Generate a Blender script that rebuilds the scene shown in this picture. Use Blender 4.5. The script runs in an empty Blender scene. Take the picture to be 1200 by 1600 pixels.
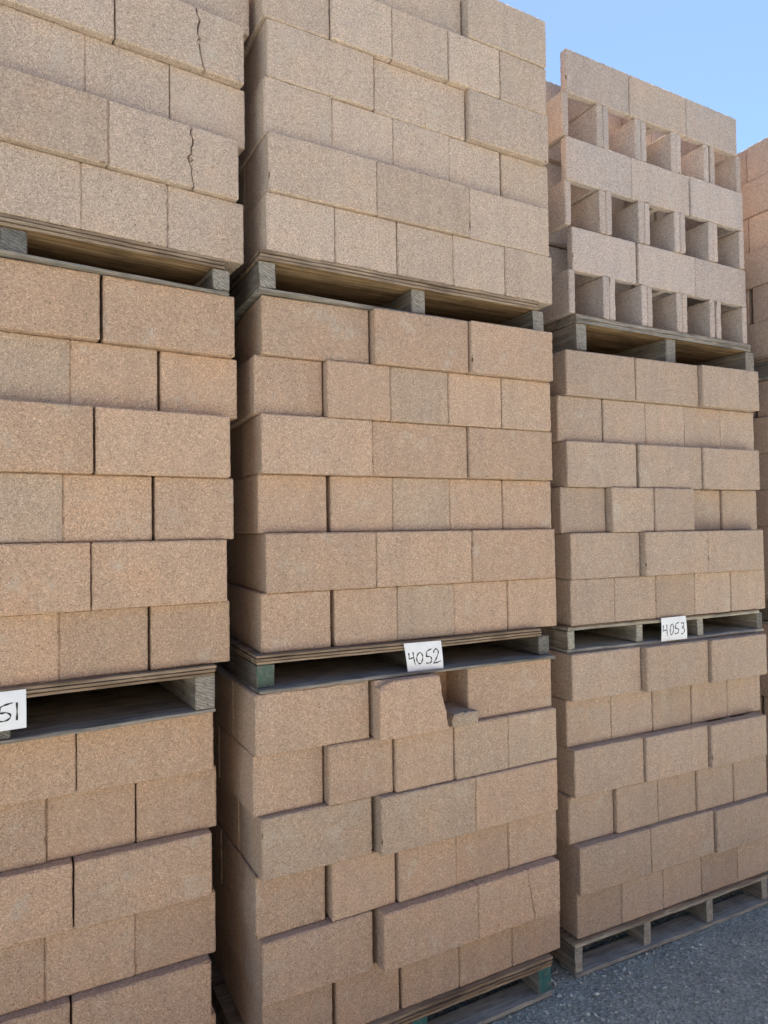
import bpy, math, random
import numpy as np
from mathutils import Matrix, Vector
R = math.radians
S = bpy.context.scene
COL = S.collection

# ------------------------------------------------------------------ camera
cam_d = bpy.data.cameras.new('camera'); cam = bpy.data.objects.new('camera', cam_d); COL.objects.link(cam)
cam_d.sensor_fit = 'VERTICAL'; cam_d.sensor_height = 36; cam_d.sensor_width = 27
cam_d.lens = 1081.4853 / 1600 * 36
cam_d.clip_start = .05; cam_d.clip_end = 2000
YAW, PIT, ROL = .466848, .02377, -.013361
fw = Vector((math.sin(YAW)*math.cos(PIT), math.cos(YAW)*math.cos(PIT), math.sin(PIT)))
rt = Vector((math.cos(YAW), -math.sin(YAW), 0)); up = rt.cross(fw)
rt2 = rt*math.cos(ROL) + up*math.sin(ROL); up2 = -rt*math.sin(ROL) + up*math.cos(ROL)
cam.matrix_world = Matrix(((rt2.x, up2.x, -fw.x, 0), (rt2.y, up2.y, -fw.y, -2.17979),
                           (rt2.z, up2.z, -fw.z, 1.8306), (0, 0, 0, 1)))
S.camera = cam

# ------------------------------------------------------------------ sky and sun
SUN_EL, SUN_AZ = R(62), R(46)          # azimuth from +Y towards +X: behind the stacks, to the right
w = bpy.data.worlds.new('World'); S.world = w; w.use_nodes = True
nt = w.node_tree; bg = nt.nodes['Background']
sky = nt.nodes.new('ShaderNodeTexSky'); sky.sky_type = 'NISHITA'; sky.sun_disc = False
sky.sun_elevation = SUN_EL; sky.sun_rotation = SUN_AZ; sky.altitude = 300; sky.air_density = 1.0; sky.dust_density = .2; sky.ozone_density = 3.0
nt.links.new(sky.outputs[0], bg.inputs[0]); bg.inputs[1].default_value = .05
sd = bpy.data.lights.new('sun', 'SUN'); sd.energy = 5.0; sd.angle = R(.53); sd.color = (1, .95, .87)
sun = bpy.data.objects.new('sun', sd); COL.objects.link(sun)
dvec = Vector((math.sin(SUN_AZ)*math.cos(SUN_EL), math.cos(SUN_AZ)*math.cos(SUN_EL), math.sin(SUN_EL)))
sun.rotation_euler = dvec.to_track_quat('Z', 'Y').to_euler(); sun.location = (0, 0, 12)
S.view_settings.view_transform = 'Standard'; S.view_settings.look = 'None'
S.view_settings.exposure = 2.14; S.view_settings.gamma = 1; S.view_settings.use_curve_mapping = False

rnd = random.Random(7); rng = np.random.default_rng(7)

# ------------------------------------------------------------------ materials
def new_mat(name, rough=.9):
    m = bpy.data.materials.new(name); m.use_nodes = True
    n = m.node_tree.nodes; b = n['Principled BSDF']; b.inputs['Roughness'].default_value = rough
    b.inputs['Specular IOR Level'].default_value = .25
    return m, n, m.node_tree.links, b
def coords(n, l, scale=(1, 1, 1), shift=True, kind='Object'):
    t = n.new('ShaderNodeTexCoord'); mp = n.new('ShaderNodeMapping'); mp.inputs['Scale'].default_value = scale
    l.new(t.outputs[kind], mp.inputs['Vector'])
    if shift:
        oi = n.new('ShaderNodeObjectInfo'); c = n.new('ShaderNodeVectorMath'); c.operation = 'SCALE'
        c.inputs[0].default_value = (37.1, 19.7, 53.3); l.new(oi.outputs['Random'], c.inputs['Scale']); l.new(c.outputs[0], mp.inputs['Location'])
    return mp.outputs[0]
def noise(n, l, v, sc, det=3, rough=.55):
    t = n.new('ShaderNodeTexNoise'); t.inputs['Scale'].default_value = sc; t.inputs['Detail'].default_value = det; t.inputs['Roughness'].default_value = rough
    l.new(v, t.inputs['Vector']); return t.outputs['Fac']
def ramp(n, l, f, stops):
    r = n.new('ShaderNodeValToRGB'); e = r.color_ramp.elements
    e[0].position, e[0].color = stops[0][0], (*stops[0][1], 1); e[1].position, e[1].color = stops[-1][0], (*stops[-1][1], 1)
    for p, c in stops[1:-1]:
        k = e.new(p); k.color = (*c, 1)
    l.new(f, r.inputs[0]); return r.outputs[0]
def g(v): return (v, v, v)
def mix(n, l, a, b, f, mode='MIX'):
    m = n.new('ShaderNodeMix'); m.data_type = 'RGBA'; m.blend_type = mode
    for s, i in ((f, 0), (a, 6), (b, 7)):
        if isinstance(s, (int, float)): m.inputs[i].default_value = s
        elif isinstance(s, tuple): m.inputs[i].default_value = (*s, 1)
        else: l.new(s, m.inputs[i])
    return m.outputs[2]
def bump(n, l, b, h, strength, dist, prev=None):
    k = n.new('ShaderNodeBump'); k.inputs['Strength'].default_value = strength; k.inputs['Distance'].default_value = dist
    l.new(h, k.inputs['Height'])
    if prev is not None: l.new(prev, k.inputs['Normal'])
    l.new(k.outputs[0], b.inputs['Normal']); return k.outputs[0]

def concrete():
    m, n, l, b = new_mat('concrete', .95)
    v = coords(n, l)
    oi = n.new('ShaderNodeObjectInfo')
    base = oi.outputs['Color']
    g1 = noise(n, l, v, 380, 2, .6); g2 = noise(n, l, v, 210, 3, .7)
    vo = n.new('ShaderNodeTexVoronoi'); vo.inputs['Scale'].default_value = 330; l.new(v, vo.inputs['Vector'])
    sp = n.new('ShaderNodeSeparateColor'); l.new(vo.outputs['Color'], sp.inputs[0])
    grain = ramp(n, l, sp.outputs[0], [(0, g(.52)), (.12, g(.78)), (.5, g(.99)), (.86, g(1.12)), (1, g(1.48))])
    c = mix(n, l, base, grain, .85, 'MULTIPLY')
    c = mix(n, l, c, ramp(n, l, g1, [(.25, g(.62)), (.5, g(1)), (.75, g(1.32))]), .8, 'MULTIPLY')
    c = mix(n, l, c, ramp(n, l, g2, [(.32, g(.80)), (.5, g(1)), (.7, g(1.14))]), .6, 'MULTIPLY')
    # broad tone drift: pinkish / greyish cement patches
    d = noise(n, l, v, 7, 4, .6)
    c = mix(n, l, c, ramp(n, l, d, [(.3, (.95, .955, .975)), (.5, g(1)), (.7, (1.05, 1.0, .96))]), 1, 'MULTIPLY')
    # pale lime bloom and scuffs
    e1 = noise(n, l, v, 11, 5, .65); e2 = noise(n, l, v, 90, 3, .6)
    f = n.new('ShaderNodeMath'); f.operation = 'MULTIPLY'
    l.new(ramp(n, l, e1, [(.58, g(0)), (.72, g(.65))]), f.inputs[0]); l.new(ramp(n, l, e2, [(.4, g(.25)), (.6, g(1))]), f.inputs[1])
    c = mix(n, l, c, (.50, .45, .38), f.outputs[0])
    # open pits between the grains
    pv = n.new('ShaderNodeTexVoronoi'); pv.inputs['Scale'].default_value = 95; l.new(v, pv.inputs['Vector'])
    sp2 = n.new('ShaderNodeSeparateColor'); l.new(pv.outputs['Color'], sp2.inputs[0])
    pm = n.new('ShaderNodeMath'); pm.operation = 'LESS_THAN'; pm.inputs[1].default_value = .16; l.new(pv.outputs['Distance'], pm.inputs[0])
    pc = n.new('ShaderNodeMath'); pc.operation = 'GREATER_THAN'; pc.inputs[1].default_value = .93; l.new(sp2.outputs[0], pc.inputs[0])
    pp = n.new('ShaderNodeMath'); pp.operation = 'MULTIPLY'; l.new(pm.outputs[0], pp.inputs[0]); l.new(pc.outputs[0], pp.inputs[1])
    c = mix(n, l, c, (.12, .085, .06), pp.outputs[0])
    # vertical damp streaks
    vs = coords(n, l, (14, 14, 1.6)); st = noise(n, l, vs, 1.6, 3, .5)
    c = mix(n, l, c, ramp(n, l, st, [(.35, g(.88)), (.5, g(1)), (.66, g(1.06))]), .35, 'MULTIPLY')
    l.new(c, b.inputs['Base Color'])
    pr = bump(n, l, b, sp.outputs[1], .35, .0012)
    bump(n, l, b, g1, .6, .0016, pr)
    return m
CONC = concrete()

def wood(name, c1, c2, axis, dark=.5):
    m, n, l, b = new_mat(name, .85)
    sc = [38, 38, 38]; sc[axis] = 2.2
    v = coords(n, l, tuple(sc))
    a = noise(n, l, v, 1.3, 5, .65); a2 = noise(n, l, v, 5, 3, .7)
    c = ramp(n, l, a, [(.28, tuple(x*dark for x in c1)), (.45, c1), (.62, c2), (.8, tuple(min(1, x*1.25) for x in c2))])
    c = mix(n, l, c, ramp(n, l, a2, [(.35, g(.55)), (.5, g(1)), (.7, g(1.2))]), .8, 'MULTIPLY')
    v2 = coords(n, l); d = noise(n, l, v2, 9, 4, .6)
    c = mix(n, l, c, ramp(n, l, d, [(.35, (.6, .62, .66)), (.55, g(1))]), .7, 'MULTIPLY')
    l.new(c, b.inputs['Base Color']); bump(n, l, b, a2, .5, .002)
    return m
PLY_A = wood('weathered_ply', (.27, .19, .125), (.38, .285, .20), 0)
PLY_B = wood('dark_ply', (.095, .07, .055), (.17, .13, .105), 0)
PLY_UNDER = wood('warm_board', (.26, .15, .07), (.40, .27, .15), 0)
PLY_PALE = wood('pale_ply', (.36, .31, .24), (.50, .45, .37), 0)
WOOD_GREY = wood('grey_wood', (.23, .195, .155), (.32, .275, .225), 1, .7)
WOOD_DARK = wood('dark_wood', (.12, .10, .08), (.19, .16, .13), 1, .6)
WOOD_PALE = wood('pale_wood', (.33, .31, .275), (.43, .40, .35), 0, .75)
SHEET_GREY = wood('grey_sheet', (.25, .225, .195), (.34, .305, .265), 0, .6)

def end_grain(name, c1, c2):
    m, n, l, b = new_mat(name, .9)
    v = coords(n, l, (1, .2, 1.5))
    wv = n.new('ShaderNodeTexWave'); wv.wave_type = 'RINGS'; wv.rings_direction = 'Y'; wv.inputs['Scale'].default_value = 26
    wv.inputs['Distortion'].default_value = 6; wv.inputs['Detail'].default_value = 3; wv.inputs['Detail Scale'].default_value = 2
    l.new(v, wv.inputs['Vector'])
    c = ramp(n, l, wv.outputs['Fac'], [(.1, c1), (.8, c2)])
    nn = noise(n, l, v, 60, 4, .6)
    c = mix(n, l, c, ramp(n, l, nn, [(.35, g(.6)), (.55, g(1)), (.75, g(1.2))]), .8, 'MULTIPLY')
    l.new(c, b.inputs['Base Color']); bump(n, l, b, wv.outputs['Fac'], .5, .0015)
    return m
END_GREY = end_grain('end_grain_grey', (.22, .195, .165), (.33, .30, .26))
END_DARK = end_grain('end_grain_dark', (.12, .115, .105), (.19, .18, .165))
END_PALE = end_grain('end_grain_pale', (.31, .29, .25), (.40, .37, .32))
def paint(name, col, under):
    m, n, l, b = new_mat(name, .75)
    v = coords(n, l); a = noise(n, l, v, 45, 5, .7); a2 = noise(n, l, v, 12, 3, .6)
    c = mix(n, l, col, under, ramp(n, l, a, [(.50, g(0)), (.62, g(.8))]))
    c = mix(n, l, c, ramp(n, l, a2, [(.3, g(.7)), (.7, g(1.2))]), .8, 'MULTIPLY')
    l.new(c, b.inputs['Base Color']); bump(n, l, b, a, .4, .001)
    return m
TEAL = paint('faded_teal_paint', (.045, .15, .145), (.2, .19, .17))
GREEN = paint('faded_green_paint', (.075, .115, .09), (.17, .16, .14))

def paper():
    m, n, l, b = new_mat('white_paper', .6)
    v = coords(n, l); a = noise(n, l, v, 22, 3, .6)
    l.new(ramp(n, l, a, [(.3, (.76, .77, .80)), (.7, (.84, .85, .87))]), b.inputs['Base Color']); return m
PAPER = paper()
INK, _, _, _b = new_mat('marker_ink', .5); _b.inputs['Base Color'].default_value = (.018, .018, .02, 1)

def gravel_mat(stones=False):
    m, n, l, b = new_mat('gravel_stone' if stones else 'compacted_gravel', .95)
    v = coords(n, l, kind='Object', shift=False)
    boost = 1.12 if stones else 1.0
    vo = n.new('ShaderNodeTexVoronoi'); vo.inputs['Scale'].default_value = 70 if stones else 95; l.new(v, vo.inputs['Vector'])
    sp = n.new('ShaderNodeSeparateColor'); l.new(vo.outputs['Color'], sp.inputs[0])
    a = noise(n, l, v, 6, 6, .68); f = noise(n, l, v, 240, 3, .7)
    c = ramp(n, l, a, [(.3, (.32, .34, .31)), (.5, (.40, .42, .38)), (.7, (.48, .50, .455))])
    c = mix(n, l, c, ramp(n, l, sp.outputs[0], [(0, g(.45)), (.4, g(.88)), (.85, g(1.1)), (1, g(1.7))]), .9 if stones else .6, 'MULTIPLY')
    c = mix(n, l, c, ramp(n, l, f, [(.3, g(.65)), (.5, g(1)), (.7, g(1.3))]), .8, 'MULTIPLY')
    c = mix(n, l, c, g(boost), 1, 'MULTIPLY')
    l.new(c, b.inputs['Base Color'])
    if not stones:
        pr = bump(n, l, b, vo.outputs['Distance'], .9, .008); pr = bump(n, l, b, f, .9, .005, pr); bump(n, l, b, a, .5, .02, pr)
    else: bump(n, l, b, f, .5, .002)
    return m
GRAVEL = gravel_mat(); STONE = gravel_mat(True)

# ------------------------------------------------------------------ helpers
def mesh_obj(name, verts, faces, mats, parent=None, mat_idx=None):
    me = bpy.data.meshes.new(name); me.from_pydata([tuple(map(float, v)) for v in verts], [], faces)
    for m in (mats if isinstance(mats, (list, tuple)) else [mats]): me.materials.append(m)
    if mat_idx is not None: me.polygons.foreach_set('material_index', mat_idx)
    me.update(); o = bpy.data.objects.new(name, me); COL.objects.link(o)
    if parent: o.parent = parent
    return o
def tag(o, label=None, cat=None, group=None, kind=None):
    if label: o['label'] = label
    if cat: o['category'] = cat
    if group: o['group'] = group
    if kind: o['kind'] = kind
    return o
def empty(name, loc, rz=0):
    o = bpy.data.objects.new(name, None); COL.objects.link(o); o.location = loc; o.rotation_euler = (0, 0, rz); o.empty_display_size = .1
    return o

def grid_solid(xs, ys, zs, solid, r0=.0013, r1=.0024, chips=2, jit=.0004, chip_r=.013, chip_d=.011, warp=None, seed=0, round_axes=True):
    """quads of the boundary of the solid cells of a non uniform grid, edges worn and chipped"""
    rg = np.random.default_rng(seed)
    nx, ny, nz = len(xs)-1, len(ys)-1, len(zs)-1
    cx = (xs[1:]+xs[:-1])/2; cy = (ys[1:]+ys[:-1])/2; cz = (zs[1:]+zs[:-1])/2
    M = np.zeros((nx+2, ny+2, nz+2), bool)
    M[1:-1, 1:-1, 1:-1] = solid(cx[:, None, None]+0*cy[None, :, None]+0*cz[None, None, :], cy[None, :, None]+0*cx[:, None, None]+0*cz[None, None, :], cz[None, None, :]+0*cx[:, None, None]+0*cy[None, :, None])
    vid = {}; V = []; Nn = []; F = []
    def vert(i, j, k, ax, s):
        key = (i, j, k)
        if key not in vid: vid[key] = len(V); V.append((xs[i], ys[j], zs[k])); Nn.append([0, 0, 0])
        q = vid[key]; Nn[q][ax] = s if Nn[q][ax] in (0, s) else 2; return q
    for ax in range(3):
        A = np.swapaxes(M, 0, ax)
        lo = A[:-1] & ~A[1:]; hi = ~A[:-1] & A[1:]
        for D, s in ((lo, 1), (hi, -1)):
            for t in np.argwhere(D):
                idx = list(t)  # plane between t[0] and t[0]+1 in padded coordinates -> grid line t[0]
                idx[0], idx[ax] = idx[ax], idx[0]
                o = [idx[0]-1, idx[1]-1, idx[2]-1]; o[ax] += 1
                b1, b2 = [(1, 2), (2, 0), (0, 1)][ax]
                cs = []
                for u, v in ((0, 0), (1, 0), (1, 1), (0, 1)):
                    c = o[:]; c[b1] += u; c[b2] += v; cs.append(vert(*c, ax, s))
                F.append(cs if s > 0 else cs[::-1])
    V = np.array(V, float); Nn = np.array(Nn, float); Nn[np.abs(Nn) > 1.5] = 0
    ed = (np.abs(Nn) > .5).sum(1) >= 2
    r = np.where(ed, r0 + r1*rg.random(len(V))**2, 0)
    cand = np.flatnonzero(ed)
    for _ in range(chips):
        c = V[rg.choice(cand)]; rad = chip_r*(.5+rg.random()); d = np.linalg.norm(V-c, axis=1)
        r = np.where(ed, r + chip_d*rg.random()*np.clip(1-d/rad, 0, 1), r)
    V = V - Nn*r[:, None] + rg.normal(0, jit, V.shape)
    if warp is not None: V = warp(V)
    return V, F
def lines(L, n, extra=(), e=.0045):
    a = [0, e, *np.linspace(0, L, n+1)[1:-1], L-e, L] + list(extra)
    a = sorted(a); out = [a[0]]
    for q in a[1:]:
        if q - out[-1] > .0008: out.append(q)
    out[-1] = L
    return np.array(out)
BL, BW, BH = .397, .2445, .1938
def block_mesh(name, seed, kind='closed', crack=None):
    SH = .036 if kind in ('open', 'half') else .054
    X = lines(BL, 34, ([.036, .1805, .2165, .361] + ([crack-.0011, crack+.0011] if crack else [])))
    Y = lines(BW, 20, [SH, BW-SH]); Z = lines(BH, 20 if crack else 15)
    def solid(x, y, z):
        iny = (y > SH) & (y < BW-SH)
        if kind == 'closed': hole = iny & (((x > .036) & (x < .1805)) | ((x > .2165) & (x < .361)))
        elif kind == 'open': hole = iny & ((x < .1805) | (x > .2165))
        elif kind == 'half': hole = iny & ((x < .1805) | ((x > .2165) & (x < .361)))
        elif kind == 'broken':
            hole = iny & (((x > .036) & (x < .1805)) | ((x > .2165) & (x < .23)))
            hole = hole | ((x > .262) & (y < .2))
        if crack: hole = hole | ((np.abs(x-crack) < .001) & (y < .03))
        return ~hole
    wp = None
    jr = np.random.default_rng(seed+99)
    if crack:
        kz = np.linspace(0, BH, 17); kx = np.cumsum(jr.normal(0, .0028, 17)) + jr.normal(0, .0026, 17); kx -= kx.mean(); kx += np.linspace(-.006, .006, 17)*(1 if seed % 2 else -1)
        def wp(V):
            f = np.interp(V[:, 2], kz, kx)*np.clip(1-np.abs(V[:, 0]-crack)/.035, 0, 1); V[:, 0] += f
            gap = np.interp(V[:, 2], [0, .05, .09, .12, .15, BH-.012, BH], [-.0007]*7 if name == 'hairline_cracked_block' else [.0000, .0002, .0014, .0003, .0013, .0008, .005])*np.where(np.abs(V[:, 0]-f-crack) < .003, np.sign(V[:, 0]-f-crack), 0); V[:, 0] += gap
            return V
    if kind == 'broken':
        kz = np.linspace(0, BH, 10); kx = jr.normal(0, .0018, 10) + np.linspace(.018, -.02, 10)
        def wp(V):
            near = (V[:, 0] > .244) & (V[:, 0] < .28) & (V[:, 1] < .21)
            V[near, 0] += np.interp(V[near, 2], kz, kx)
            # knocked off upper left arris
            d = np.clip(1-np.hypot(V[:, 0]/.05, (V[:, 2]-BH)/.03), 0, 1)*(V[:, 1] < .03); V[:, 2] -= d*.02; V[:, 1] += d*.012
            return V
    V, F = grid_solid(X, Y, Z, solid, chips=jr.integers(4, 11), warp=wp, seed=seed)
    V[:, 2] += 0
    me = bpy.data.meshes.new(name); me.from_pydata(V.tolist(), [], F); me.materials.append(CONC); me.update()
    return me, V, F
CLOSED = [block_mesh('concrete_block', 10+i) for i in range(9)]
OPEN = [block_mesh('open_ended_block', 40+i, 'open') for i in range(5)]
HALF = [block_mesh('half_open_block', 60+i, 'half') for i in range(2)]

# ------------------------------------------------------------------ ground
def ground():
    xs = np.concatenate([[-300, -60, -20, -6], np.linspace(-3, 8, 90), [12, 30, 80, 300]]); ys = np.concatenate([[-300, -60, -20, -8], np.linspace(-4, 2, 60), [6, 20, 80, 300]])
    V = []; 
    for j, y in enumerate(ys):
        for i, x in enumerate(xs):
            z = .006*math.sin(x*2.3+y)*math.cos(y*3.1-x*.7) + .004*math.sin(x*7.1)*math.sin(y*6.3+1)
            V.append((x, y, (z-.004) if abs(x) < 15 and abs(y) < 10 else -.004))
    nx = len(xs); F = [(j*nx+i, j*nx+i+1, (j+1)*nx+i+1, (j+1)*nx+i) for j in range(len(ys)-1) for i in range(nx-1)]
    o = mesh_obj('ground', V, F, GRAVEL); o.data.shade_smooth(); tag(o, kind='structure'); return o
ground()
def pebbles():
    ph = (1+5**.5)/2
    ico = np.array([(-1, ph, 0), (1, ph, 0), (-1, -ph, 0), (1, -ph, 0), (0, -1, ph), (0, 1, ph), (0, -1, -ph), (0, 1, -ph), (ph, 0, -1), (ph, 0, 1), (-ph, 0, -1), (-ph, 0, 1)])/1.9
    fc = np.array([(0, 11, 5), (0, 5, 1), (0, 1, 7), (0, 7, 10), (0, 10, 11), (1, 5, 9), (5, 11, 4), (11, 10, 2), (10, 7, 6), (7, 1, 8), (3, 9, 4), (3, 4, 2), (3, 2, 6), (3, 6, 8), (3, 8, 9), (4, 9, 5), (2, 4, 11), (6, 2, 10), (8, 6, 7), (9, 8, 1)])
    N = 36000
    x = rng.uniform(.3, 6.5, N); y = rng.uniform(-2.2, .9, N)
    s = .0026 + .0068*rng.random(N)**3.2 + np.where(rng.random(N) < .012, .011*rng.random(N), 0)
    dens = np.sin(x*5.1+1.3*np.sin(y*4))*np.cos(y*6.7+x) + rng.normal(0, .55, N); k = dens > -.35
    x, y, s = x[k], y[k], s[k]; N = len(x)
    z = .006*np.sin(x*2.3+y)*np.cos(y*3.1-x*.7) + .004*np.sin(x*7.1)*np.sin(y*6.3+1) - .004
    P = ico[None]*(1+rng.normal(0, .22, (N, 12, 1)))*s[:, None, None]*np.stack([rng.uniform(.8, 1.5, N), rng.uniform(.7, 1.2, N), rng.uniform(.45, .8, N)], 1)[:, None, :]
    a = rng.uniform(0, 6.28, N); ca, sa = np.cos(a)[:, None], np.sin(a)[:, None]
    P = np.stack([P[..., 0]*ca-P[..., 1]*sa, P[..., 0]*sa+P[..., 1]*ca, P[..., 2]], -1) + np.stack([x, y, z+s*.25], 1)[:, None, :]
    F = fc[None] + 12*np.arange(N)[:, None, None]
    me = bpy.data.meshes.new('gravel'); P = P.reshape(-1, 3); F = F.reshape(-1, 3)
    me.from_pydata(P.tolist(), [], F.tolist()); me.materials.append(STONE); me.update()
    o = bpy.data.objects.new('gravel', me); COL.objects.link(o); tag(o, 'loose grey crushed stones scattered over the compacted ground', 'gravel', kind='stuff')
pebbles()

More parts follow.
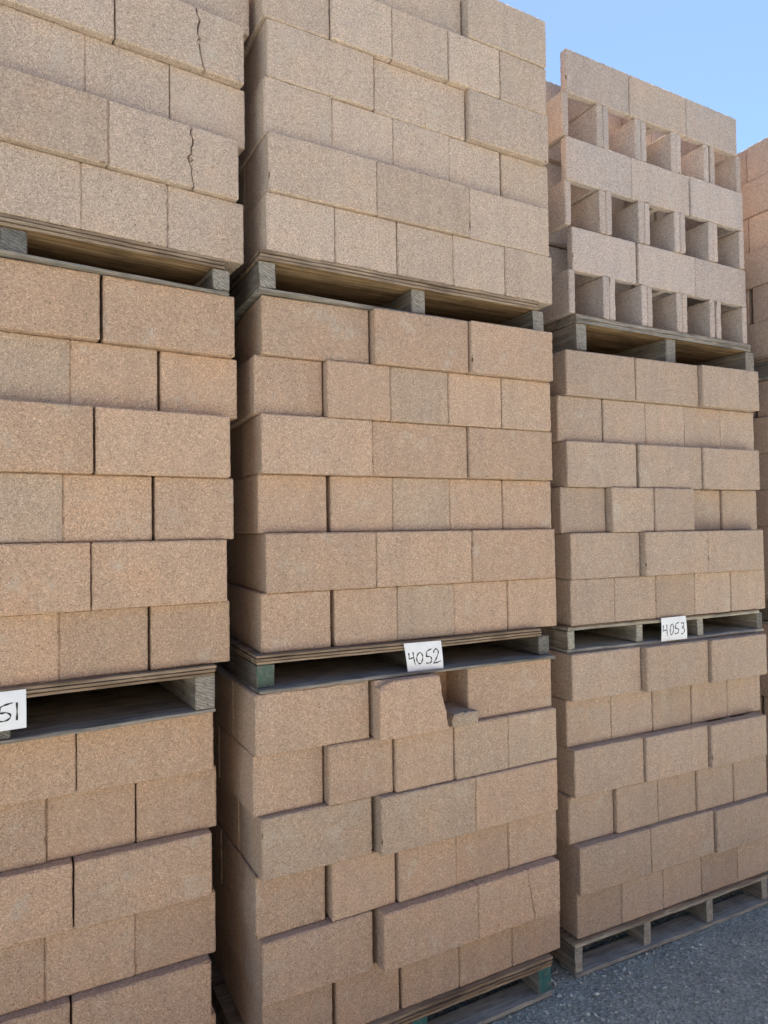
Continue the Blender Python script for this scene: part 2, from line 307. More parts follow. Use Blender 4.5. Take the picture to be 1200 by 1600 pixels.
# ------------------------------------------------------------------ the loads of blocks (fitted in metres)
TIERS = {'2a': {'pose': (0.6275, -0.0311, 0.1504, 0.0267, -0.0026, -0.0127),
        'courses': [('e', [(0.0106, 0.0045), (0.2636, 0.0041), (0.5151, 0.0031), (0.7571, 0.0015), (0.9991, 0.0009)], 0.9826),
                    ('s', [(0.0024, 0.0062), (0.4101, -0.052), (0.797, -0.0523)], 0.972),
                    ('e', [(-0.0076, 0.009), (0.2437, -0.0165), (0.4896, -0.0263), (0.7282, -0.0234), (0.9669, -0.0238)], 0.972),
                    ('s', [(0.0018, -0.0053), (0.4034, -0.052), (0.7903, -0.0524)], 0.972),
                    ('e', [(-0.0158, -0.0007), (0.2277, -0.0367), (0.471, -0.0471), (0.7112, -0.052), (0.9498, -0.051)], 0.972),
                    ('s', [(-0.0151, -0.0291), (0.4051, -0.052), (0.7876, -0.0291)], 1.0)]},
 '2b': {'pose': (0.6535, 0.0, 1.4314, -0.0, -0.0007, -0.0026),
        'courses': [('e', [(0.0003, -0.0007), (0.2527, -0.0004), (0.4942, 0.0012), (0.7357, 0.0009), (0.978, -0.0005)], 0.9835),
                    ('s', [(0.0123, -0.0091), (0.4092, -0.0103), (0.807, -0.0096)], 0.9972),
                    ('e', [(-0.001, 0.0186), (0.2489, 0.0154), (0.4899, 0.0146), (0.7309, 0.0151), (0.9719, 0.0142)], 0.9787),
                    ('s', [(-0.0009, -0.0127), (0.3975, -0.004), (0.7976, -0.0129)], 1.0),
                    ('e', [(-0.0152, 0.0089), (0.2271, -0.0242), (0.4662, -0.0247), (0.7061, -0.025), (0.9451, -0.0275)], 0.972),
                    ('s', [(0.0057, -0.0031), (0.3993, -0.0374), (0.7887, -0.0498)], 0.972)]},
 '2c': {'pose': (0.6722, -0.0294, 2.733, 0.0371, -0.0014, -0.0061),
        'courses': [('e', [(-0.0034, -0.01), (0.2393, -0.0097), (0.4826, -0.0088), (0.726, -0.0107), (0.9685, -0.0133)], 0.9877),
                    ('s', [(0.0001, -0.0216), (0.3981, -0.0213), (0.7985, -0.0138)], 1.0),
                    ('e', [(-0.0048, 0.007), (0.2409, 0.0163), (0.4864, 0.0162), (0.7331, 0.0207), (0.9837, 0.0215)], 1.0),
                    ('s', [(0.0071, 0.0047), (0.41, 0.0156), (0.8116, -0.0057)], 1.0),
                    ('e', [(-0.0076, 0.0035), (0.2356, -0.005), (0.4772, -0.0059), (0.7198, -0.0068), (0.9615, -0.006)], 0.9805),
                    ('s', [(0.0101, 0.0154), (0.4129, 0.0287), (0.8106, -0.011)], 0.9809)]},
 '3a': {'pose': (1.9633, 0.032, 0.135, -0.0031, 0.0004, 0.0016),
        'courses': [('e', [(0.019, 0.0042), (0.2645, 0.0042), (0.511, 0.0052), (0.7575, 0.0052), (1.004, 0.0052)], 1.0),
                    ('s', [(0.0037, -0.0252), (0.405, -0.0229), (0.8076, -0.0336)], 1.0),
                    ('e', [(-0.0128, 0.0047), (0.2337, -0.0095), (0.4768, -0.0074), (0.7221, -0.0134), (0.9652, -0.0151)], 0.9855),
                    ('s', [(-0.0004, -0.01), (0.392, -0.0211), (0.7852, -0.035)], 0.9744),
                    ('e', [(-0.0026, 0.0199), (0.2419, 0.0191), (0.4875, 0.0173), (0.732, 0.0153), (0.9764, 0.0161)], 0.9923),
                    ('s', [(0.0001, -0.004), (0.3936, -0.0329), (0.7846, -0.047)], 0.972)]},
 '3b': {'pose': (1.9839, 0.0609, 1.412, -0.0241, 0.0002, 0.0038),
        'courses': [('e', [(0.0091, -0.0057), (0.251, -0.0045), (0.493, -0.0051), (0.7349, -0.0053), (0.9827, -0.0041)], 0.9854),
                    ('s', [(0.0095, -0.0117), (0.4027, -0.0392), (0.7896, -0.0379)], 0.972),
                    ('e', [(-0.0198, 0.0113), (0.2321, -0.0221), (0.4794, -0.0271), (0.7249, 0.035), (0.9774, 0.0265)], 1.0),
                    ('s', [(0.0018, -0.0098), (0.4054, -0.0134), (0.7997, -0.0203)], 0.9817),
                    ('e', [(-0.0204, 0.0181), (0.2339, 0.0193), (0.4794, 0.0185), (0.7249, 0.0217), (0.9746, 0.0279)], 1.0),
                    ('s', [(0.0139, -0.0002), (0.4091, -0.0008), (0.8071, -0.0218)], 0.9864)]},
 '3c': {'pose': (2.0679, 0.1137, 2.7549, 0.0236, -0.0022, -0.0074),
        'courses': [('e', [(-0.001, -0.0035), (0.2409, -0.0032), (0.4827, -0.0017), (0.7246, -0.0014), (0.9774, -0.0005)], 0.9851),
                    ('s', [(0.032, 0.0056), (0.4362, 0.003), (0.8293, 0.0039)], 0.9878),
                    ('e', [(-0.0139, -0.0008), (0.2296, -0.004), (0.4731, -0.0042), (0.7165, -0.006), (0.96, -0.0043)], 0.9917),
                    ('s', [(-0.0025, -0.0009), (0.3955, -0.0011), (0.7962, -0.0082)], 1.0),
                    ('e', [(-0.0182, 0.0014), (0.2235, 0.0013), (0.4652, 0.0005), (0.7069, 0.0031), (0.9574, 0.0034)], 0.9844),
                    ('s', [(0.0046, 0.0017), (0.3953, 0.0025), (0.7841, 0.0024)], 0.973)]},
 '1a': {'pose': (-0.7033, 0.0349, 0.0997, 0.0218, -0.0015, -0.0078),
        'courses': [('e', [(-0.0232, -0.0041), (0.2246, -0.0007), (0.4744, -0.003), (0.7222, -0.0027), (0.9708, 0.0004)], 1.0),
                    ('s', [(-0.009, -0.0128), (0.393, -0.0132), (0.796, -0.0158)], 1.0),
                    ('e', [(-0.0152, 0.0015), (0.2337, -0.0013), (0.4824, 0.0006), (0.7279, -0.001), (0.9734, 0.0003)], 1.0),
                    ('s', [(-0.0019, -0.0008), (0.4019, 0.001), (0.8042, -0.0011)], 1.0),
                    ('e', [(-0.0102, 0.0208), (0.2389, 0.0202), (0.4872, 0.0141), (0.7327, 0.0203), (0.9822, 0.0175)], 1.0),
                    ('s', [(0.009, 0.0021), (0.4121, 0.0037), (0.812, 0.0022)], 1.0)]},
 '1b': {'pose': (-0.6482, -0.0995, 1.4143, 0.0888, 0.0026, -0.0047),
        'courses': [('e', [(-0.0345, 0.0119), (0.2174, 0.0132), (0.4669, 0.0129), (0.7134, 0.0168), (0.9643, 0.0113)], 1.0),
                    ('s', [(-0.0081, -0.0128), (0.3927, -0.0142), (0.7937, -0.0138)], 1.0),
                    ('e', [(-0.0236, -0.0051), (0.2239, 0.0002), (0.4733, -0.0038), (0.7188, -0.0011), (0.9732, -0.0042)], 1.0),
                    ('s', [(-0.0015, -0.0194), (0.399, -0.0188), (0.8027, -0.0206)], 1.0),
                    ('e', [(-0.002, 0.0177), (0.2465, 0.0168), (0.4966, 0.0193), (0.7421, 0.019), (0.9954, 0.0206)], 1.0),
                    ('s', [(0.0136, 0.0004), (0.4194, -0.0017), (0.826, -0.0001)], 1.0)]},
 '1c': {'pose': (-0.5944, -0.1363, 2.6918, 0.1197, -0.0013, -0.0164),
        'courses': [('e', [(-0.0337, -0.0114), (0.2199, -0.0146), (0.4696, -0.0144), (0.7159, -0.0123), (0.9614, -0.0115)], 1.0),
                    ('s', [(-0.0146, -0.0215), (0.3878, -0.0259), (0.7858, -0.0217)], 1.0),
                    ('e', [(-0.01, 0.0118), (0.2391, 0.0136), (0.4868, 0.0137), (0.7323, 0.0163), (0.9778, 0.0138)], 1.0),
                    ('s', [(0.0114, -0.0076), (0.4121, -0.0011), (0.8131, -0.0046)], 1.0),
                    ('e', [(0.0047, 0.0286), (0.254, 0.0204), (0.5017, 0.0242), (0.7515, 0.0258), (0.9996, 0.0247)], 1.0),
                    ('s', [(0.0022, -0.0224), (0.4026, -0.0188), (0.805, -0.0214)], 1.0)]}}
PH = .1945
def frame(n):
    x, y, z, w_, tx, ty = TIERS[n]['pose']; c, s = math.cos(w_), math.sin(w_)
    return lambda lx, ly, lz: (x+tx*lz+lx*c-ly*s, y+ty*lz+lx*s+ly*c, z+lz)
# fourth column at the right edge: only its left flank shows
_r = random.Random(5)
for t, z4, x4 in (('a', .13, 3.47), ('b', 1.427, 3.465), ('c', 2.716, 3.46)):
    cs = []
    for i in range(6):
        k = 'e' if i % 2 == 0 else 's'; L = BW if k == 'e' else BL; o = _r.uniform(-.008, .008) + (.012 if k == 's' else 0)
        cs.append((k, [(o+j*(L+.002), _r.uniform(-.012, .012)) for j in range(5 if k == 'e' else 3)], 1.0))
    TIERS['4'+t] = dict(pose=(x4, .0, z4, 0, 0, 0), courses=cs)

for n, (ds, de) in {'1a': (-.012, .010), '2a': (-.004, .008), '3a': (-.006, .004), '2b': (-.003, .002), '1b': (-.002, .004), '1c': (-.005, .002)}.items():
    TIERS[n]['courses'] = [(k, [(a, q+(ds if k == 's' else de)) for a, q in bl], sc) for k, bl, sc in TIERS[n]['courses']]
for _i, _q in ((1, -.016), (3, -.020)):
    _k, _b, _s = TIERS['2a']['courses'][_i]; TIERS['2a']['courses'][_i] = (_k, [(_b[0][0], _q)] + _b[1:], _s)
TIERS['2a']['courses'][5] = ('s', [(-.0151, -.018), (.3963, -.070), (.7876, -.018)], 1.0)
ORD = ('first', 'second', 'third', 'fourth', 'fifth', 'sixth')
LOAD = {a+t: f'{tn} load of the {cn} column' for a, cn in (('1', 'left'), ('2', 'middle'), ('3', 'right'), ('4', 'cut off rightmost')) for t, tn in (('a', 'bottom'), ('b', 'middle'), ('c', 'top'))}
POS = {5: ('leftmost', 'second from left', 'middle', 'second from right', 'rightmost'), 3: ('leftmost', 'middle', 'rightmost')}
GROUP = 'concrete blocks stacked on the pallets'; GROUP_O = 'open ended concrete blocks in the top right load'
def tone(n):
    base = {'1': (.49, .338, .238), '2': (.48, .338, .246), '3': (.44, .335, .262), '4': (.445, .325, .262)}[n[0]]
    if n == '3c': base = (.485, .405, .365)  # greyer blocks, paled further by flare haze put into their colour
    if n in ('1c', '2c'): base = (.51, .40, .322)  # lens flare haze over the top loads put into the block colour
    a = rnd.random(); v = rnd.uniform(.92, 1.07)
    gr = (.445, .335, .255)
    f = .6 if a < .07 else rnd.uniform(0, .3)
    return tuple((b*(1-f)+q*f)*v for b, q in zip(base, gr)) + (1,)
def put(n, k, me, lx, ly, i, lab, group=GROUP, col=None, name='concrete_block', sc=1.0):
    fr = frame(n); w_ = TIERS[n]['pose'][3]; jr = rnd.gauss(0, .0035)
    o = bpy.data.objects.new(name, me); COL.objects.link(o)
    if k == 's':
        flip = rnd.random() < .5 and not me.name.startswith(('cracked', 'hairline', 'broken', 'half'))
        o.scale = (sc, 1, 1); o.location = fr(lx+(BL*sc if flip else 0), ly+(BW if flip else 0), i*PH); o.rotation_euler = (0, 0, w_+(math.pi if flip else 0)+jr*.6)
    else:   # turned: short end to the front
        flip = rnd.random() < .5; o.scale = (1, sc, 1)
        if flip: o.location = fr(lx+BW*sc, ly, i*PH); o.rotation_euler = (0, 0, w_+math.pi/2+jr)
        else: o.location = fr(lx, ly+BL, i*PH); o.rotation_euler = (0, 0, w_-math.pi/2+jr)
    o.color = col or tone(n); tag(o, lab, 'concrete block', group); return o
CRACKED = {('1c', 1, 2): ('cracked block with a jagged vertical crack, second course of the top left load', .245),
           ('1c', 3, 2): ('cracked block with a long jagged crack, fourth course of the top left load', .25),
           ('2a', 1, 2): ('block with a hairline crack, second course up, bottom load of the middle column', .25)}
GREY = {('2b', 0, 2), ('2b', 2, 2), ('2b', 4, 2), ('2a', 4, 3), ('2a', 4, 4), ('2a', 3, 0), ('2a', 3, 1), ('1b', 4, 2), ('1b', 2, 2)}
core = []   # (mesh verts, faces) of hidden blocks and added unseen rows: one stuff object
BOXF = [(0, 1, 3, 2), (4, 6, 7, 5), (0, 4, 5, 1), (2, 3, 7, 6), (0, 2, 6, 4), (1, 5, 7, 3)]
def core_box(fr, x0, x1, y0, y1, z0, z1):
    core.append(([fr(x, y, z) for x in (x0+.001, x1-.001) for y in (y0+.001, y1-.001) for z in (z0+.0005, z1-.001)], BOXF))
for n, T in TIERS.items():
    fr = frame(n)
    for i, (k, bl, SC) in enumerate(T['courses']):
        L, D = (BW, BL) if k == 'e' else (BL, BW); kind_open = n == '3c'
        for j, (lx, ly) in enumerate(bl):
            if n[0] == '4' and j > 0:
                core_box(fr, lx, lx+L, ly, ly+D, i*PH, i*PH+BH); continue
            pool = OPEN if kind_open else CLOSED; me = rnd.choice(pool)[0]; nm = 'open_ended_block' if kind_open else 'concrete_block'
            col = None; what = 'open ended pale block' if kind_open else ('short block end' if k == 'e' else 'long block')
            if kind_open: what = 'hollow block cell' if k == 'e' else 'long pale block'
            lab = f'{what}, {POS[len(bl)][j]} in {ORD[i]} course up, {LOAD[n]}'
            if n[0] == '4': lab = f'reddish block in front, {ORD[i]} course up, {LOAD[n]}'
            if kind_open and k == 's' and j == 2: me = HALF[i % 2]; me = me[0]
            if (n, i, j) in CRACKED:
                lab, cx = CRACKED[(n, i, j)]; me = block_mesh('hairline_cracked_block' if n == '2a' else 'cracked_block', 70+j+i*3+ord(n[1]), 'closed', cx)[0]
            if (n, i, j) == ('2a', 5, 1):
                me = block_mesh('broken_block', 131, 'broken')[0]; lab = 'broken block with its right end snapped off, directly beneath tag 4052'
            if (n, i, j) in GREY: v = rnd.uniform(.95, 1.05); col = (.45*v, .338*v, .254*v, 1)
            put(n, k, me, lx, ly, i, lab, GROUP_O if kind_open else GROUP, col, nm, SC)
        # rows behind the front one
        y1 = max(q for _, q in bl)+D+.004; x0 = bl[0][0]
        if k == 'e': rows = [('e', y1, 5), ('s', y1+BL+.004, 3)]
        else: rows = [('e', y1, 5), ('e', y1+BL+.004, 5)]
        for ri, (kk, y0, m) in enumerate(rows):
            l2, d2 = (BW, BL) if kk == 'e' else (BL, BW); xo = x0 + rnd.uniform(-.006, .006)
            if k == 's': xo = x0+rnd.uniform(-.002, .008)
            for j in range(m):
                if ri == 0 and j == 0 and n[0] in '234':
                    pool = OPEN if kind_open else CLOSED
                    put(n, kk, rnd.choice(pool)[0], xo, y0, i, f'block behind the left corner, {ORD[i]} course up, {LOAD[n]}', GROUP_O if kind_open else GROUP, None, 'open_ended_block' if kind_open else 'concrete_block')
                else: core_box(fr, xo+j*(l2+.002), xo+j*(l2+.002)+l2, y0, y0+d2, i*PH, i*PH+BH)
# broken off lump left lying in the gap of the broken block
def lump():
    X = lines(.112, 8); Y = lines(.17, 8); Z = np.array([0, .004, .02, .04, .046])
    def wp(V):
        rg = np.random.default_rng(4); t = V[:, 2] > .038; V[t, 2] += rg.normal(0, .0008, t.sum()); e = V[:, 0] < .006; V[e, 0] += rg.normal(0, .003, e.sum()) + V[e, 2]*.15; return V
    V, F = grid_solid(X, Y, Z, lambda x, y, z: x == x, chips=3, warp=wp, seed=77)
    o = mesh_obj('broken_lump', V, F, CONC); fr = frame('2a')
    o.location = fr(.690, -.062, 5*PH); o.rotation_euler = (0, 0, .03); o.color = (.40, .31, .235, 1)
    tag(o, 'flat broken lump of block lying in the gap below and right of tag 4052', 'block fragment')
lump()
# unseen row of loads added behind, to keep light out of the gaps
for cx in (-.75, .62, 1.99, 3.4):
    for t in range(3):
        fr = (lambda cx, z: (lambda a, b, c: (cx+a, 1.2+b, z+c)))(cx, .13+t*1.29)
        for i in range(6):
            m, L = (5, BW) if i % 2 else (3, BL)
            for j in range(m): core_box(fr, j*(L+.003), j*(L+.003)+L, rnd.uniform(0, .01), 1.0, i*PH, i*PH+BH)
        if t: core_box(fr, 0, 1.2, .03, .98, -.122, -.002)
# unseen row of loads across the lane behind the camera, added for sunlit bounce
for q in range(-4, 10):
    for t in range(3):
        fr = (lambda cx, z: (lambda a, b, c: (cx+a, -6.6-b, z+c)))(q*1.37-.3, .13+t*1.29)
        for i in range(6):
            m, L = (3, BL) if i % 2 else (5, BW); D = BW if i % 2 else BL
            for j in range(m): core_box(fr, j*(L+.003), j*(L+.003)+L, rnd.uniform(0, .02), D, i*PH, i*PH+BH)
        core_box(fr, 0, 1.2, .42, 1.0, 0, 6*PH-.002); core_box(fr, 0, 1.2, .03, .98, -.128, -.002)
CV = []; CF = []
for v, f in core:
    b0 = len(CV); CV += v; CF += [tuple(a+b0 for a in q) for q in f]
o = mesh_obj('stacked_blocks', CV, CF, CONC); o.color = (.40, .30, .22, 1)
tag(o, 'inner and rear concrete blocks of the loads, plus unseen rows added behind and opposite', 'concrete blocks', kind='stuff')

# ------------------------------------------------------------------ pallets
def board(name, parent, x0, x1, y0, y1, z0, z1, mats, seed, nx=14, sag=0, warpz=.0015, side=None, ends=None, rag=.001):
    """one board or beam, slightly uneven; ends = material of the faces towards the front"""
    rg = np.random.default_rng(seed)
    X = lines(x1-x0, nx, e=.003) if x1-x0 > .1 else np.array([0, .003, (x1-x0)*.5, x1-x0-.003, x1-x0])
    Y = lines(y1-y0, 10, e=.003) if y1-y0 > .1 else np.array([0, .003, y1-y0-.003, y1-y0])
    Z = np.array([0, .002, (z1-z0)*.5, z1-z0-.002, z1-z0])
    V, F = grid_solid(X, Y, Z, lambda x, y, z: x == x, r0=.0008, r1=.0025, chips=4, jit=rag*.5, chip_r=.03, chip_d=.006, seed=seed)
    Lx = x1-x0; V[:, 2] += warpz*np.sin(V[:, 0]/Lx*rg.uniform(3, 6)+rg.uniform(0, 6)) + sag*(4*(V[:, 0]/Lx)*(1-V[:, 0]/Lx))
    V += np.array([x0, y0, z0])
    me_idx = None; m = list(mats) if isinstance(mats, (list, tuple)) else [mats]
    if ends is not None:
        m.append(ends); mi = []
        for f in F:
            p = V[f]; nrm = np.cross(p[1]-p[0], p[3]-p[0]); nrm = nrm/(np.linalg.norm(nrm)+1e-12); mi.append(len(m)-1 if abs(nrm[1]) > .7 else 0)
        me_idx = mi
    return mesh_obj(name, V, F, m, parent, me_idx)
def plywood(parent, x0, x1, y0, y1, z0, z1, layers, seed, mats, under=None):
    """a deck of glued plies: each ply a little proud or short of the next"""
    rg = np.random.default_rng(seed); V = []; F = []; MI = []
    m = list(mats) + ([under] if under else []); t = (z1-z0)/layers
    nx = 26
    xs = np.linspace(x0, x1, nx)
    ph = rg.uniform(0, 6)
    th = [t*(1.35 if q % 2 == 0 else .48) for q in range(layers)]; tt = sum(th); th = [a*(z1-z0)/tt for a in th]
    for q in range(layers):
        za, zb_ = z0+sum(th[:q]), z0+sum(th[:q+1]); off = rg.uniform(-.002, .002) + (.003 if q % 2 else 0); b = len(V); fy = y0 + off + rg.normal(0, .0009, nx) + np.where(rg.random(nx) < .12, rg.uniform(0, .006, nx), 0)
        xl = rg.uniform(-.003, .003); xr = rg.uniform(-.004, .004)
        for i, x in enumerate(xs):
            xx = x + (xl if i == 0 else xr if i == nx-1 else 0)
            zz = .0012*math.sin(x*5+ph) - .0003
            for y, z in ((fy[i], za+.0004), (fy[i], zb_-.0004), (y1, zb_-.0004), (y1, za+.0004)): V.append((xx, y, z+zz))
        for i in range(nx-1):
            for a in range(4):
                c = (a+1) % 4; F.append((b+i*4+a, b+i*4+c, b+i*4+4+c, b+i*4+4+a)[::-1]); MI.append(len(m)-1 if (under and q == 0 and a == 3) else q % len(mats))
        F.append((b, b+1, b+2, b+3)[::-1] if False else (b+3, b+2, b+1, b)); MI.append(q % len(mats)); e = b+(nx-1)*4; F.append((e, e+1, e+2, e+3)); MI.append(q % len(mats))
    return mesh_obj('plywood_deck', V, F, m, parent, MI)
def pallet(n, zb, label, deck, posts, bottom, pal, depth=1.04, y0=-.012):
    x, y, z, w_, tx, ty = TIERS[n]['pose']
    root = empty('wooden_pallet', (x, y, zb), w_); tag(root, label, 'pallet', 'wooden pallets under the loads of blocks')
    Ht = z - zb - .001; dx0, dx1, dt, nl = deck; bx0, bx1, bt, sag = bottom; sd = sum(map(ord, n))*7
    plywood(root, dx0, dx1, y0, depth, Ht-dt, Ht, nl, sd, pal['ply'], pal.get('under'))
    for q, (p0, p1, endm) in enumerate(posts):
        py = y0+.004 + (q % 2)*.006
        pt = pal.get('post_depth', depth-.01)
        board('stringer', root, p0, p1, py, pt, bt+.0015, Ht-dt-.001, pal['beam'], sd+q+1, ends=endm, nx=4, warpz=0)
    if bt > 0:
        if pal.get('slats'):
            yy = y0-.002
            for q, wd in enumerate((.10, .14, .10, .14, .10)):
                yy = y0-.002 + q*(depth-.10)/4
                board('bottom_board', root, bx0, bx1, yy, yy+wd, 0, bt, pal['bottom'], sd+20+q, sag=0)
        else: board('bottom_sheet', root, bx0, bx1, y0+.004-pal.get('lip', 0), depth-.02, .001, bt, pal['bottom'], sd+31, sag=sag, rag=.0016)
    return root
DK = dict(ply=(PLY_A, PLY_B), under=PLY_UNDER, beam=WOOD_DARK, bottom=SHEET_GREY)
PL = dict(ply=(PLY_PALE, PLY_A), beam=WOOD_GREY, bottom=WOOD_PALE)
ztop = lambda n: TIERS[n]['pose'][2]+6*PH
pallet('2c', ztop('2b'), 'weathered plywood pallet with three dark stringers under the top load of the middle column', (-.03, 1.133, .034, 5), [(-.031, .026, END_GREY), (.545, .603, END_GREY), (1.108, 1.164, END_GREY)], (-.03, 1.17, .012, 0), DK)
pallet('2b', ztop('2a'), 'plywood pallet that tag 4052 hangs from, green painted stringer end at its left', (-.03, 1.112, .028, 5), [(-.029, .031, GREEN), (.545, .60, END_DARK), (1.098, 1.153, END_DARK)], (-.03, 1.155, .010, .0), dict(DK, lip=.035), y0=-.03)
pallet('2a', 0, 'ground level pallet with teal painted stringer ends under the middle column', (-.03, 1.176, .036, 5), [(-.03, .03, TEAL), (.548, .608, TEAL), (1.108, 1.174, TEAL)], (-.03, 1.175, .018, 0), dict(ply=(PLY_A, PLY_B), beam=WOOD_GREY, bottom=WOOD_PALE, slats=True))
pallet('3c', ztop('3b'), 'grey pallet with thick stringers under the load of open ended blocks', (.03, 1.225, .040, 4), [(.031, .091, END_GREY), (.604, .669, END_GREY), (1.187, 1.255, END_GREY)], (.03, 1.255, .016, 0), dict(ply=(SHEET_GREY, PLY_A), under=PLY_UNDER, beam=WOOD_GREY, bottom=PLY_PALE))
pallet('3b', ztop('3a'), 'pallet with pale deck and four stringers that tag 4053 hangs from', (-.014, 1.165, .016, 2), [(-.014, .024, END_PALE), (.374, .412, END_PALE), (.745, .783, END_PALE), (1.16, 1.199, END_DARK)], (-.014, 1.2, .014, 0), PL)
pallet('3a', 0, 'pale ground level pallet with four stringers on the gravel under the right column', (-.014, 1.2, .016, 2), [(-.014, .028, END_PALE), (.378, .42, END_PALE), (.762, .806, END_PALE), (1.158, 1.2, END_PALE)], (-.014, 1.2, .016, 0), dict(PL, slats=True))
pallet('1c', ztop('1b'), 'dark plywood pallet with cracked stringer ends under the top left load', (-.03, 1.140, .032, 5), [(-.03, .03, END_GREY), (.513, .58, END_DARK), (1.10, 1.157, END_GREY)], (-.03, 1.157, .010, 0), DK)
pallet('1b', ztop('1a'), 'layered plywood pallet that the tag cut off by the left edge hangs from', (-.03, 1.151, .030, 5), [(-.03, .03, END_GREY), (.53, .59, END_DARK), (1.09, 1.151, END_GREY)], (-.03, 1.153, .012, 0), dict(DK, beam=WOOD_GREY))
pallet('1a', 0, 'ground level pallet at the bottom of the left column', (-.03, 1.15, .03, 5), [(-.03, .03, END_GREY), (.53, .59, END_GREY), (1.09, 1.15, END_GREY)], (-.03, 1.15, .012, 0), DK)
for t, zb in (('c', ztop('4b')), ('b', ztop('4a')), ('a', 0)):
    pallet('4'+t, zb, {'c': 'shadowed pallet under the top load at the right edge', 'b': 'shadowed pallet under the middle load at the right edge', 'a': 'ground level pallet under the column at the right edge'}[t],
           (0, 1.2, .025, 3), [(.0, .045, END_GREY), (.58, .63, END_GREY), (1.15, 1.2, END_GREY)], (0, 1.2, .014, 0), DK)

# ------------------------------------------------------------------ paper tags with handwritten numbers
DIG = {'4': [[(.05, .98), (.02, .62), (.03, .46), (.30, .50), (.62, .55)], [(.62, 1.02), (.64, .6), (.68, .2), (.76, -.06)]],
       '0': [[(.55, .98), (.30, .90), (.10, .62), (.08, .30), (.26, .04), (.50, .06), (.70, .36), (.74, .68), (.60, .92), (.44, .98)]],
       '5': [[(.86, 1.03), (.50, .95), (.30, .86)], [(.30, .88), (.22, .52), (.30, .50), (.55, .50), (.74, .34), (.68, .12), (.44, .02), (.14, .06)]],
       '2': [[(.16, .78), (.26, .96), (.50, 1.04), (.68, .88), (.60, .60), (.36, .28), (.12, .02), (.10, -.02), (.50, .02), (.86, .10)]],
       '3': [[(.20, .92), (.45, 1.02), (.66, .90), (.60, .70), (.36, .56), (.62, .48), (.74, .28), (.58, .06), (.30, -.02), (.14, .06)]],
       '1': [[(.46, 1.02), (.48, .5), (.46, -.02)]]}
def smooth(pts, m=6):
    P = np.array(pts, float)
    if len(P) < 3: return P
    P = np.vstack([2*P[0]-P[1], P, 2*P[-1]-P[-2]]); out = []
    for i in range(1, len(P)-2):
        for t in np.linspace(0, 1, m, endpoint=False):
            a, b, c, d = P[i-1:i+3]; out.append(.5*((2*b)+(-a+c)*t+(2*a-5*b+4*c-d)*t*t+(-a+3*b-3*c+d)*t**3))
    out.append(P[-2]); return np.array(out)
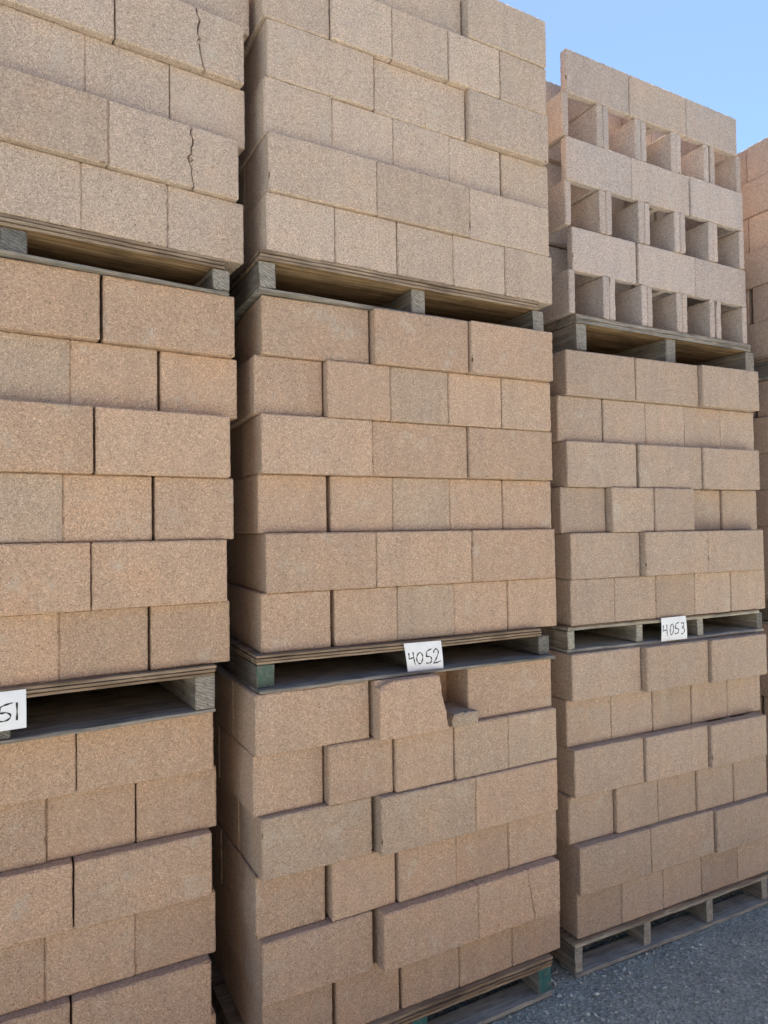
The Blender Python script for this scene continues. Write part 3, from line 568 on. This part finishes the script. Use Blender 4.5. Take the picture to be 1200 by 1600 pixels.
def paper_tag(n, corners, text, boxes, label, pen=.0023, dent=.004, yb=-.0205):
    """corners: TL TR BR BL in the load's front plane (x, z); boxes: (u0, v0, u1, v1) of each digit on the sheet"""
    x, y, z, w_, tx, ty = TIERS[n]['pose']
    TL, TR, BR, BLc = [np.array(c, float) for c in corners]
    root = empty('paper_tag', (x, y, z), w_); tag(root, label, 'paper tag', 'white number tags hanging from pallet edges')
    def at(u, v, off):
        p = (TL*(1-u)+TR*u)*(1-v) + (BLc*(1-u)+BR*u)*v
        yy = yb - dent*math.sin(v*2.6) - .004*v*(u-.3)**2*4 + off
        return (p[0], yy, p[1])
    nu, nv = 12, 10; V = []; F = []
    for s in (0, .0005):
        for j in range(nv+1):
            for i in range(nu+1): V.append(at(i/nu, j/nv, s))
    k = (nu+1)*(nv+1); idx = lambda s, i, j: s*k+j*(nu+1)+i
    for j in range(nv):
        for i in range(nu):
            F.append((idx(0, i, j), idx(0, i, j+1), idx(0, i+1, j+1), idx(0, i+1, j))); F.append((idx(1, i, j), idx(1, i+1, j), idx(1, i+1, j+1), idx(1, i, j+1)))
    for i in range(nu): F += [(idx(0, i, 0), idx(0, i+1, 0), idx(1, i+1, 0), idx(1, i, 0)), (idx(0, i, nv), idx(1, i, nv), idx(1, i+1, nv), idx(0, i+1, nv))]
    for j in range(nv): F += [(idx(0, 0, j), idx(1, 0, j), idx(1, 0, j+1), idx(0, 0, j+1)), (idx(0, nu, j), idx(0, nu, j+1), idx(1, nu, j+1), idx(1, nu, j))]
    sheet = mesh_obj('paper_sheet', V, F, PAPER, root)
    W = np.linalg.norm(TR-TL); Hh = np.linalg.norm(TL-BLc)
    V = []; F = []
    for ch, (u0, v0, u1, v1) in zip(text, boxes):
        for st in DIG[ch]:
            P = smooth(st); P = np.stack([u0+(u1-u0)*P[:, 0], v1-(v1-v0)*P[:, 1]], 1)
            d = np.gradient(P, axis=0)*np.array([W, Hh]); d /= np.linalg.norm(d, axis=1)[:, None]+1e-9
            b = len(V)
            for q, (p, t) in enumerate(zip(P, d)):
                hw = pen*(.85+.3*math.sin(q*.7+u0*9))
                for s in (-1, 1): V.append(at(p[0]-s*t[1]*hw/W, p[1]+s*t[0]*hw/Hh, -.0006))
            F += [(b+2*i, b+2*i+2, b+2*i+3, b+2*i+1) for i in range(len(P)-1)]
    mesh_obj('handwritten_number', V, F, INK, sheet)
def bx(u0, v0, u1, v1): return (u0, v0, u1, v1)
paper_tag('2b', [(.496, -.004), (.648, -.006), (.651, -.111), (.510, -.113)], '4052',
          [bx(.08, .30, .28, .68), bx(.27, .32, .52, .70), bx(.50, .26, .76, .72), bx(.72, .28, .97, .72)], 'white paper tag handwritten 4052 hanging under the middle column\'s pallet', yb=-.038)
paper_tag('3b', [(.503, .003), (.656, .004), (.650, -.098), (.497, -.101)], '4053',
          [bx(.06, .30, .30, .76), bx(.33, .28, .53, .76), bx(.50, .26, .74, .74), bx(.74, .28, .96, .76)], 'white paper tag handwritten 4053 hanging in the right column')
paper_tag('1b', [(.474, -.004), (.626, -.004), (.626, -.105), (.474, -.110)], '4051',
          [bx(.06, .30, .28, .72), bx(.28, .30, .50, .72), bx(.50, .32, .84, .76), bx(.76, .32, .96, .76)], 'white paper tag cut by the left edge, its handwritten number ending in 51')
